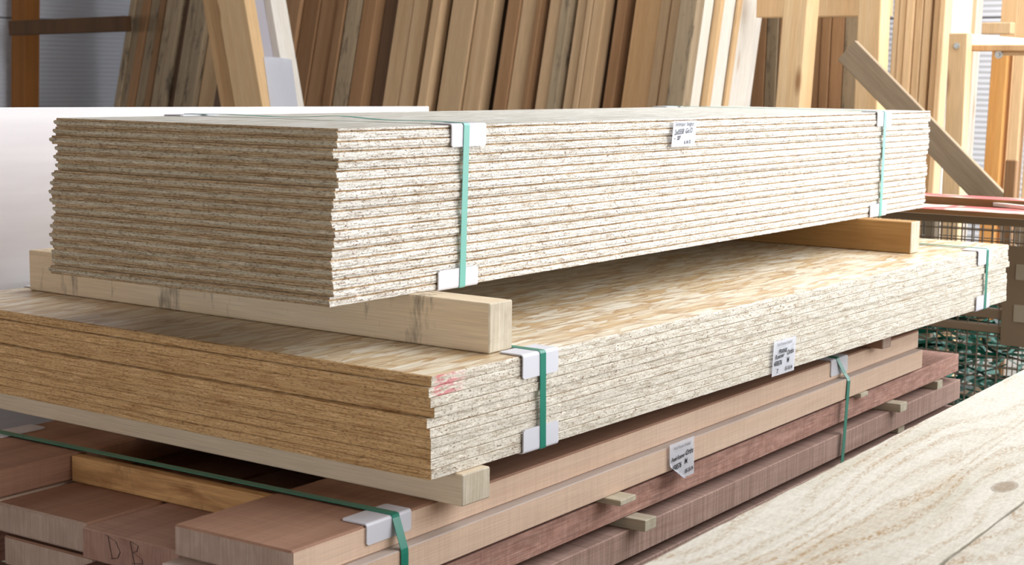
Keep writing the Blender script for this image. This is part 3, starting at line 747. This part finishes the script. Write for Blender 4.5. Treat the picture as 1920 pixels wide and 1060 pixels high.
# left part of the row: weathered stacks
dz = random.Random(3)
left = [(214, 224, R_GRY), (224, 236, R_GRY), (236, 250, R_BRN), (250, 266, R_GRY), (266, 277, R_BRN),
        (285, 298, R_GRY), (298, 312, R_GRY), (312, 325, R_DRK), (325, 342, R_GRY), (342, 362, R_GRY), (363, 396, R_TAN), (398, 420, R_DRK), (421, 440, R_BRN), (441, 470, R_DRK)]
for (a, b, m) in left: rp(a, b, b, 4.96+dz.uniform(-0.02, 0.03), m, ref=4.96)
mid = [(470, 506, R_DRK), (508, 536, R_BRN), (537, 566, R_RED), (567, 600, R_BRN), (601, 616, R_RED), (618, 646, R_GRY), (648, 673, R_RED), (675, 704, R_DRK), (712, 743, R_TAN), (744, 770, R_TAN), (771, 785, R_DRK),
       (785, 802, R_TAN), (803, 818, R_DRK), (818, 861, R_TAN), (863, 895, R_TAN), (896, 920, R_DRK), (920, 944, R_BRN), (945, 976, R_TAN), (977, 986, R_RED), (998, 1022, R_TAN), (1023, 1040, R_GRY),
       (1049, 1066, R_TAN), (1067, 1074, R_WHT), (1075, 1086, R_TAN), (1087, 1109, R_TAN), (1110, 1122, R_DRK), (1123, 1142, R_BRN), (1143, 1160, R_DRK), (1161, 1211, R_ORG), (1212, 1229, R_TAN), (1230, 1246, R_TAN)]  # the narrow R_WHT entry paints an edge highlight as a plank of its own
for (a, b, m) in mid:
    back = 0.10 if m is R_DRK else 0.0
    rp(a, b, b, 4.96+back+dz.uniform(-0.02, 0.03), m, ref=4.96)
# stepped stack of pale planks seen on their edges
P0 = rp(1247, 1280, 1294, 4.70, R_GRY)
def layer(pa, pb, o_y, m, s=0.23):
    """a plank lying behind the previous one, its gate-side edge at y = o_y seen from px pa to pb"""
    A = at_y(pa, 203, o_y); B = at_y(pb, 203, o_y)
    bm = bmesh.new(); box_bm(bm, 0.0006, B.x-A.x-0.0006, 0, 0.14, 0, 3.0, 0.003)
    o = link('leaning_plank', mesh_from(bm, 'leaning_plank', [m])); o.location = (A.x-s*A.z, o_y, 0.002); o.rotation_euler = (0, math.atan(s), 0)
    row.append(o); return B.x
def stepped(pL, pM, X, cuts, m, m0):
    """-x face from pL to pM at X, then edges at the successive pixel cuts"""
    yM = at_x(pM, 203, X).y; prev = pM; x_ = X; zc_ = at_x(1320, 203, 4.9).z
    for i, c_ in enumerate(cuts):
        A = at_y(prev, 203, yM); B = at_y(c_, 203, yM)
        yL = at_x(pL, 203, X).y if i == 0 else yM+0.12
        bm = bmesh.new(); box_bm(bm, 0.0006, max(0.008, B.x-A.x-0.003), 0, max(0.02, yL-yM), 0, 3.0, 0.003)
        o = link('leaning_plank', mesh_from(bm, 'leaning_plank', [m0 if i == 0 else m])); s = 0.23
        o.location = (A.x-s*zc_, yM, 0.002); o.rotation_euler = (0, math.atan(s), 0); row.append(o); x_ = B.x; prev = c_
    return x_
x1_ = stepped(1281, 1281.5, 4.79, [1294, 1311], R_WHT, R_WHT)
x2_ = stepped(1311, 1325, x1_+0.012, [1332, 1352], R_WHT, R_POST)
x3_ = stepped(1352, 1359, x2_+0.012, [1366, 1381, 1388, 1395, 1406], R_WHT, R_POST)
# recessed short planks behind the posts and the planks right of them
rs = [(1406, 1430, R_BRN), (1431, 1452, R_GRY), (1453, 1480, R_BRN), (1481, 1500, R_BRN), (1501, 1530, R_RED), (1531, 1548, R_BRN), (1549, 1573, R_BRN), (1574, 1600, R_GRY)]
for (a, b, m) in rs: rp(a, b, b, 5.8+dz.uniform(-0.01, 0.02), m, L=1.75, s=0.03, ref=5.8)
kn = [(1662, 1673, R_KNT), (1673.5, 1687, R_KNT), (1687.5, 1702, R_KNT), (1703, 1717, R_KNT), (1718, 1732, R_KNT), (1737, 1753, R_KNT)]
for (a, b, m) in kn: rp(a, b, b, 5.05+dz.uniform(-0.01, 0.01), m, s=0.06, ref=5.05)
rp(1753.5, 1765, 1772, 5.02, R_KNT, s=0.06, ref=5.05)
names = {id(R_TAN): 'tan', id(R_BRN): 'brown', id(R_RED): 'reddish brown', id(R_GRY): 'weathered grey-brown', id(R_DRK): 'dark brown', id(R_ORG): 'orange-tan', id(R_KNT): 'knotty pine', id(R_WHT): 'pale spruce'}
def mname(o): 
    m = o.data.materials[0]
    return {'tan_plank': 'tan', 'brown_plank': 'brown', 'reddish_plank': 'reddish', 'weathered_plank': 'weathered grey-brown', 'dark_plank_wood': 'dark brown', 'orange_tan_plank': 'broad orange-tan', 'knotty_pine': 'knotty pine', 'pale_spruce': 'bright pale', 'rack_post_wood': 'tan-faced'}[m.name]
def words(k):
    return ['first', 'second', 'third', 'fourth', 'fifth', 'sixth', 'seventh', 'eighth', 'ninth', 'tenth', 'eleventh', 'twelfth', 'thirteenth', 'fourteenth', 'fifteenth', 'sixteenth', 'seventeenth', 'eighteenth', 'nineteenth', 'twentieth',
            'twenty-first', 'twenty-second', 'twenty-third', 'twenty-fourth', 'twenty-fifth', 'twenty-sixth', 'twenty-seventh', 'twenty-eighth', 'twenty-ninth', 'thirtieth', 'thirty-first', 'thirty-second', 'thirty-third'][k]
nl, nm, nb, nr = len(left), len(mid), len(row)-len(left)-len(mid)-len(rs)-len(kn)-1, len(rs)
k = 0
for o in row[:nl]: tag(o, f'{mname(o)} leaning plank, {words(k)} to the right of the grey wall', 'plank', 'planks leaning in the rack'); k += 1
k = 0
for o in row[nl:nl+nm]: tag(o, f'{mname(o)} leaning plank, {words(k)} to the right of the paper-bearing timber', 'plank', 'planks leaning in the rack'); k += 1
k = 0
for o in row[nl+nm:nl+nm+nb]: tag(o, f'{mname(o)} plank, {words(k)} from the left in the bright stepped stack', 'plank', 'planks in the bright stepped stack'); k += 1
k = 0
for o in row[nl+nm+nb:nl+nm+nb+nr]: tag(o, f'short {mname(o)} plank behind the rack posts, {words(k)} right of the bright stack', 'plank', 'short planks behind the posts'); k += 1
k = 0
for o in row[nl+nm+nb+nr:]: tag(o, f'upright {mname(o)} plank, {words(k)} right of the tall rack post', 'plank', 'knotty planks right of the tall post'); k += 1

# rack posts, rails, the leaning timber with the paper sheet
G_RK = 'timber posts and rails of the rack'
plank('tall rack post with orange front and bright side, left of the diagonal board', 1453, 1499, 1521, 4.55, R_POST, 3.2, 0.10, 'rack_post', G_RK, 'post')
plank('upright rack post with bright side, where the diagonal board starts', 1601, 1644, 1662, 4.62, R_POST, 3.2, 0.0, 'rack_post', G_RK, 'post')
def railbox(label, p0, p1, X, dx, z0, z1, mat, nm='rack_rail'):
    a = at_x(p0, 100, X).y; b = at_x(p1, 100, X).y
    bm = bmesh.new(); box_bm(bm, 0, dx, 0, a-b, 0, z1-z0, 0.004)
    o = link(nm, mesh_from(bm, nm, [mat])); o.location = (X, b, z0); return tag(o, label, 'rail', G_RK)
zr = at_x(1480, 30, 5.1).z
railbox('horizontal rack rail above the short planks, behind the posts', 1415, 1655, 5.22, 0.10, zr, zr+0.16, R_POST)
# bolted post with its arm at the right
bp = empty('rack_post', (0, 0, 0), 'bolted timber post with bright side carrying an arm, right of knotty planks', 'post', G_RK)
X = 4.45; a = at_x(1773, 203, X); b = at_x(1807, 203, X); zt = at_x(1790, 62, X).z
bp.location = (X, b.y, 0); dxp = at_y(1817, 203, b.y).x-X
bm = bmesh.new(); box_bm(bm, 0, dxp, 0, a.y-b.y, 0.001, zt, 0.003); link('upright', mesh_from(bm, 'upright', [R_POST]), bp)
def disc(nm, r, h, mat, parent, loc, axis='-x'):
    bm = bmesh.new(); bmesh.ops.create_cone(bm, cap_ends=True, segments=20, radius1=r, radius2=r*0.92, depth=h)
    o = link(nm, mesh_from(bm, nm, [mat]), parent); o.location = loc; o.rotation_euler = (0, -math.pi/2, 0); return o
pb = at_x(1794, 86, X)
disc('washer', 0.013, 0.004, M_BOLT, bp, (-0.002, pb.y-b.y, pb.z)); disc('bolt_head', 0.007, 0.010, M_BOLT, bp, (-0.006, pb.y-b.y, pb.z))
z0 = at_x(1820, 83, X).z; z1_ = at_x(1820, 63, X).z
bm = bmesh.new(); box_bm(bm, dxp, dxp+0.75, 0.01, a.y-b.y-0.01, z0-b.z*0, z1_, 0.003); link('arm', mesh_from(bm, 'arm', [R_WHT]), bp)
# cross rail running towards the gate in front of the arm
za, zb_ = at_x(1870, 96, X+0.07).z, at_x(1870, 83.5, X+0.07).z
o = railbox('narrow brown cross rail at the right edge, below the bright arm', 1818, 1990, X+0.075, 0.05, za, zb_, R_ORG)
wz = at_x(1873, 100, X+0.10)
railbox('second lower cross rail at the right edge, with a round washer', 1862, 1990, X+0.10, 0.06, at_x(1870, 104, X+0.10).z, za-0.0003, R_KNT)
o = empty('bolt', (X+0.096, wz.y, wz.z-0.005), 'round zinc washer with bolt on the cross rail at the right', 'bolt')
disc('washer', 0.017, 0.004, M_BOLT, o, (0, 0, 0)); disc('bolt_head', 0.008, 0.01, M_BOLT, o, (-0.005, 0, 0))
# pieces behind the bolted post, seen above and beside it
def board(label, pL, pM, pR, X, mat, L, s=0.03, base=0.0): return plank(label, pL, pM, pR, X, mat, L, s, 'upright_board', 'boards at the right end of the rack', 'board', base=base)
yy = at_x(1776, 203, 5.6).y; prev = 1774
for q, c_ in enumerate((1783, 1790, 1797, 1805, 1811, 1818, 1825, 1830)):
    A = at_y(prev, 203, yy); B = at_y(c_, 203, yy)
    bm = bmesh.new(); box_bm(bm, 0.0008, B.x-A.x-0.0008, 0, 0.13, 0, 3.0, 0.003)
    o = link('upright_board', mesh_from(bm, 'upright_board', [R_WHT if q != 5 else R_KNT])); o.location = (A.x-0.06*A.z, yy, 0.002); o.rotation_euler = (0, math.atan(0.06), 0); prev = c_
    tag(o, f'narrow bright board behind the bolted post, {words(q)} from the left', 'board', 'narrow bright boards behind the bolted post')
board('orange knotty board with bright edge, right of the pale wall strip', 1852, 1882, 1893, 5.62, rwood('orange_knotty', (214, 152, 84), (228, 172, 104), knots=(150, 80, 40)), 1.40, 0.06)
board('tan board with bright edge at the right edge of the picture', 1894, 1914, 1924, 5.64, R_KNT, 3.0, 0.06)
board('tan board beyond the right edge board, partly cut off', 1926, 1950, 1958, 5.66, R_KNT, 3.0, 0.06)
board('short brown board leaning low at the right edge', 1892, 1913, 1919, 4.08, R_BRN, at_x(1900, 300, 4.08).z, 0.05)
zc = at_x(1850, 64, 5.5).z
plank('tan board high behind the arm, beside the pale wall strip', 1864, 1895, 1904, 5.9, R_KNT, 3.0, 0.06, 'upright_board', 'boards at the right end of the rack', 'board')
o = railbox('pale cross rail between boards above the bright arm', 1838, 1893, 5.6, 0.06, at_x(1860, 64, 5.6).z, at_x(1860, 42, 5.6).z, R_KNT)
# leaning pack with the paper sheet
X = 4.34
A = at_x(440, 203, X); Bq = at_x(493, 203, X)
phi = math.atan(0.23)                      # leans sideways, away from the gate
lt = empty('leaning_timber', (X-0.10*Bq.z, Bq.y-0.0, 0.002), 'broad leaning timber pack with film between flanges and a white paper sheet', 'timber', None)
lt.rotation_euler = (math.radians(0), 0, 0)
tw = A.y-Bq.y; td = (at_y(571, 203, Bq.y).x-X)
lt.location = (X, Bq.y-math.tan(phi)*Bq.z, 0.002)
lt.rotation_euler = (-phi, 0, 0)
tw = tw*math.cos(phi)
def tpart(nm, x0, x1, y0, y1, mat, L=3.2):
    bm = bmesh.new(); box_bm(bm, x0, x1, y0, y1, 0, L, 0.003); return link(nm, mesh_from(bm, nm, [mat]), lt)
tpart('front_board', 0, td*0.25, 0, tw, R_POST); tpart('web_film', td*0.25+0.0005, td*0.62, 0.05, tw-0.01, M_FOIL); tpart('back_board', td*0.62+0.0005, td, 0, tw, R_WHT)
lb = link('leaning_timber', None)
COL.objects.unlink(lb); bpy.data.objects.remove(lb)
C = at_x(413, 203, X+0.03); D = at_x(440, 203, X+0.03)
bm = bmesh.new(); box_bm(bm, 0, 0.07, 0, (C.y-D.y)*math.cos(phi)-0.002, 0, 3.2, 0.003)
o = link('leaning_plank', mesh_from(bm, 'leaning_plank', [R_ORG])); o.location = (X+0.035, D.y-math.tan(phi)*D.z+0.004, 0.002); o.rotation_euler = (-phi, 0, 0)
tag(o, 'narrow orange-tan plank leaning against the left side of the paper-bearing timber', 'plank')
# the sheet, fixed on the gate-side face of the pack
pz = at_y(520, 203, Bq.y).z
bm = bmesh.new(); g = []
for j in range(9):
    rw = []
    for i in range(7):
        u, v = i/6, j/8
        rw.append(bm.verts.new((0.05+u*0.215, -0.006-0.012*math.sin(math.pi*u)-(0.02*(1-v))*u*(1-u), v*0.30)))
    g.append(rw)
for j in range(8):
    for i in range(6): bm.faces.new((g[j][i], g[j][i+1], g[j+1][i+1], g[j+1][i]))
bmesh.ops.solidify(bm, geom=bm.faces[:], thickness=0.0004)
sh = link('paper_sheet', mesh_from(bm, 'paper_sheet', [M_PAPER]))
top_z = at_y(520, 115, Bq.y+0.02).z
zl = (top_z-0.27)/math.cos(phi)
sh.location = Vector(lt.location)+Matrix.Rotation(-phi, 3, 'X') @ Vector((0, -0.001, zl)); sh.rotation_euler = (-phi, 0.05, 0)
tag(sh, 'white paper sheet fastened on the broad leaning timber', 'paper')

# rack end at the left: post and rail in front of the grey wall
plank('brown rack post in front of the grey wall at the left', 20, 47, 74, 4.9, rwood('dark_rack_post', (140, 92, 44), (166, 108, 54), var=0.02), 3.2, 0.04, 'rack_post', G_RK, 'post')
a = at_x(16, 53, 4.78); b = at_x(235, 44, 4.78)
bm = bmesh.new(); box_bm(bm, 0, 0.05, 0, a.y-b.y, -0.047, 0.047, 0.003)
o = link('rack_rail', mesh_from(bm, 'rack_rail', [rwood('dark_rack_rail', (92, 68, 46), (114, 84, 58))])); o.location = (4.78, b.y, b.z); o.rotation_euler = (math.atan2(a.z-b.z, a.y-b.y), 0, 0)
tag(o, 'dark horizontal rail nailed across the brown post at the left', 'rail', G_RK)
# top rail that the planks lean on, above the picture
bm = bmesh.new(); box_bm(bm, 0, 0.12, 0, 4.9, 0, 0.14, 0.004)
o = link('rack_rail', mesh_from(bm, 'rack_rail', [R_POST])); o.location = (5.56, 2.5, 2.42); tag(o, 'long top rail that the leaning planks rest on', 'rail', G_RK)
bm = bmesh.new(); box_bm(bm, 0, 0.05, 0, 4.3, 0, 2.3, 0.002)
o = link('backing_boards', mesh_from(bm, 'backing_boards', [R_DRK])); o.location = (5.75, 2.45, 0.002); tag(o, 'dark board wall behind the leaning planks', 'boarding')
# diagonal strut
X = 4.2
A = at_x(1570, 112, X); Bp = at_x(1925, 480, X)
d = (Bp-A); d.x = 0; Lg = d.length*1.62; ang = math.atan2(-d.z, -d.y)
bm = bmesh.new(); box_bm(bm, 0, 0.028, -0.0, Lg, -0.105, 0.0, 0.002)
o = link('diagonal_board', mesh_from(bm, 'diagonal_board', [wood('grey_strut', (150, 130, 106), (176, 156, 130), 'y', 20, 1.0, 0.02)]))
o.location = A; o.rotation_euler = (math.pi+ang+0.0, 0, 0)
dirv = d.normalized()
o.rotation_euler = (math.atan2(dirv.z, dirv.y), 0, 0)
tag(o, 'grey-brown board leaning diagonally behind the far end of the upper stack', 'board')

# ------------------------------------------------------------------ mesh bin with scrap strapping
BX0, BX1, BY0, BY1, BT = 3.2, 4.0, -0.62, 0.62, 0.812
mb = empty('mesh_bin', (BX0, BY0, 0.0), 'brown steel mesh bin full of scrap green strapping, beyond the stacks', 'bin')
def bpart(nm, boxes, mat, parent=None, bev=0.003):
    bm = bmesh.new()
    for b in boxes: box_bm(bm, b[0]-BX0, b[1]-BX0, b[2]-BY0, b[3]-BY0, b[4], b[5], bev)
    return link(nm, mesh_from(bm, nm, [mat]), parent or mb)
for (x, y) in ((BX0, BY0), (BX0, BY1-0.05), (BX1-0.05, BY0), (BX1-0.05, BY1-0.05)):
    bpart('corner_post', [(x, x+0.05, y, y+0.05, 0.002, BT)], M_STEEL)
bpart('top_rail', [(BX0, BX0+0.03, BY0+0.05, BY1-0.05, BT-0.03, BT)], M_STEEL)
bpart('top_rail', [(BX1-0.03, BX1, BY0+0.05, BY1-0.05, BT-0.03, BT)], M_STEEL)
bpart('top_rail', [(BX0+0.05, BX1-0.05, BY1-0.03, BY1, BT-0.03, BT)], M_STEEL)
bpart('top_rail', [(BX0+0.05, BX1-0.05, BY0, BY0+0.03, BT-0.03, BT)], M_STEEL)
zm = 0.497
bpart('middle_rail', [(BX0-0.004, BX0+0.03, BY0+0.05, BY1-0.05, zm-0.016, zm+0.016), (BX0-0.004, BX0+0.03, BY0+0.05, BY1-0.05, zm-0.062, zm-0.036)], M_STEEL)
bpart('middle_rail', [(BX1-0.03, BX1, BY0+0.05, BY1-0.05, zm-0.016, zm+0.016)], M_STEEL)
bpart('bin_floor', [(BX0+0.01, BX1-0.01, BY0+0.01, BY1-0.01, 0.08, 0.10)], M_STEEL)
def wires(nm, axis, c0, lo, hi, z0, z1, pitch=0.034, r=0.0019):
    bm = bmesh.new(); k = lo+pitch/2
    while k < hi:
        if axis == 'x': box_bm(bm, c0-r-BX0, c0+r-BX0, k-r-BY0, k+r-BY0, z0, z1)
        else: box_bm(bm, k-r-BX0, k+r-BX0, c0-r-BY0, c0+r-BY0, z0, z1)
        k += pitch
    z = z0+pitch/2
    while z < z1:
        if axis == 'x': box_bm(bm, c0+r-BX0, c0+3*r-BX0, lo-BY0, hi-BY0, z-r, z+r)
        else: box_bm(bm, lo-BX0, hi-BX0, c0+r-BY0, c0+3*r-BY0, z-r, z+r)
        z += pitch
    return link(nm, mesh_from(bm, nm, [M_WIRE]), mb)
wires('front_mesh', 'x', BX0+0.012, BY0+0.05, BY1-0.05, 0.10, BT-0.03)
wires('rear_mesh', 'x', BX1-0.012, BY0+0.05, BY1-0.05, 0.10, BT-0.03)
wires('side_mesh', 'y', BY1-0.012, BX0+0.05, BX1-0.05, 0.10, BT-0.03)
wires('side_mesh', 'y', BY0+0.012, BX0+0.05, BX1-0.05, 0.10, BT-0.03)
lp = bpart('label_plate', [(BX0-0.009, BX0-0.0045, -0.33, 0.045, 0.40, 0.722)], M_STEEL, bev=0.001)
for (y0, y1, z0, z1) in ((-0.06, 0.005, 0.615, 0.665), (-0.06, 0.005, 0.48, 0.535)):
    bpart('label_card', [(BX0-0.011, BX0-0.0092, y0, y1, z0, z1)], plain('faded_card', (168, 158, 138), 0.7), lp, 0.0)
# scrap strapping: an uncountable tangle
rnd = random.Random(5); bm = bmesh.new()
for q in range(330):
    p = V(rnd.uniform(BX0+0.06, BX1-0.08), rnd.uniform(BY0+0.08, BY1-0.08), rnd.uniform(0.12, 0.47))
    if rnd.random() < 0.45: p.x = BX0+rnd.uniform(0.05, 0.18)
    a = rnd.uniform(0, 6.28); el = rnd.uniform(-0.35, 0.35); pts = []
    d = V(math.cos(a)*math.cos(el), math.sin(a)*math.cos(el), math.sin(el)); cur = rnd.uniform(-9, 9); roll = rnd.uniform(-0.9, 0.9); wd = []
    for s_ in range(14):
        pts.append(p.copy()); p = p+d*0.03
        d = (Matrix.Rotation(cur*0.03, 3, 'Z') @ Matrix.Rotation(rnd.uniform(-0.2, 0.2), 3, 'Y') @ d).normalized()
        for ax, lo, hi in ((0, BX0+0.04, BX1-0.05), (1, BY0+0.06, BY1-0.07), (2, 0.115, 0.49)):
            if p[ax] < lo: p[ax] = lo; d[ax] = abs(d[ax])
            if p[ax] > hi: p[ax] = hi; d[ax] = -abs(d[ax])
        side = d.cross(V(0, 0, 1)).normalized(); upv = side.cross(d)
        wd.append((side*math.cos(roll)+upv*math.sin(roll))*0.0075); roll += rnd.uniform(-0.2, 0.2)
    bm2 = bmesh.new(); ribbon_bm(bm2, [v_-V(BX0, BY0, 0) for v_ in pts], wd, 0.0009, mi=rnd.choice((0, 0, 0, 1, 2)))
    tmp = bpy.data.meshes.new('t'); bm2.to_mesh(tmp); bm2.free(); bm.from_mesh(tmp); bpy.data.meshes.remove(tmp)
sc_ = link('strap_scraps', mesh_from(bm, 'strap_scraps', [M_STRAP, M_STRAPD, plain('pale_green_strapping', (150, 200, 190), 0.35, 0.5)])); sc_.location = (BX0, BY0, 0.0)
tag(sc_, 'tangle of cut green strapping scraps filling the mesh bin', 'strapping', kind='stuff')
prng = random.Random(21)
for q in range(9):
    o = link('corner_protector', PM); o.location = (BX0+prng.uniform(0.05, 0.25), prng.uniform(-0.30, 0.35), prng.uniform(0.515, 0.525))
    o.rotation_euler = (prng.uniform(0.5, 0.9), prng.uniform(-0.15, 0.15), prng.uniform(-0.6, 0.6))
    tag(o, 'discarded white corner protector lying among the green strapping scraps', 'protector', 'discarded protectors in the mesh bin')
# boards with red spray paint on top of the bin
def painted(name):
    n = NT(name, 0.75, 0.25)
    g = n.noise(n.coords((20, 1.2, 20)), 1.0, 4, 0.6)
    col = n.ramp(g, [(0.3, (214, 196, 168)), (0.7, (236, 224, 204))])
    s_ = n.noise(n.coords((9, 5, 3), (0, 0, 0.6)), 1.0, 2, 0.5, 0.8)
    tc = n.n.new('ShaderNodeNewGeometry'); sp = n.n.new('ShaderNodeSeparateXYZ'); n.lk(tc.outputs['Normal'], sp.inputs[0])
    mk = n.math('MULTIPLY', n.ramp(s_, [(0.47, 0.0), (0.54, 0.85)]), n.math('GREATER_THAN', sp.outputs[2], 0.5))
    return n.out(n.mix(mk, col, (214, 62, 74)))
M_RP = painted('board_with_red_paint'); M_EDG = wood('board_edge_brown', (128, 92, 58), (156, 116, 78), 'y', 20, 1.0, 0.02)
def topboard(label, x0, x1, y0, y1, z0, z1, rz=0.0):
    o = box('painted_board', x0, x1, y0, y1, z0, z1, [M_EDG, M_RP], bev=0.0015, axis_slot={'z': 1}, rz=rz); return tag(o, label, 'board', 'boards lying on the mesh bin')
topboard('front board with red spray paint lying on the mesh bin', 3.12, 3.30, -0.75, 0.78, BT+0.001, BT+0.019)
topboard('back board with reddish top edge lying on the mesh bin', 3.34, 3.46, -0.75, 0.70, BT+0.001, BT+0.043)
box_o = box('white_lath', -0.009, 0.009, -0.22, 0.22, 0, 0.012, R_WHT, bev=0.001, origin=(0, 0, 0)); box_o.location = (3.25, -0.06, BT+0.021); box_o.rotation_euler = (0, 0, -0.45)
tag(box_o, 'narrow white lath lying across the red-painted board on the bin', 'lath')
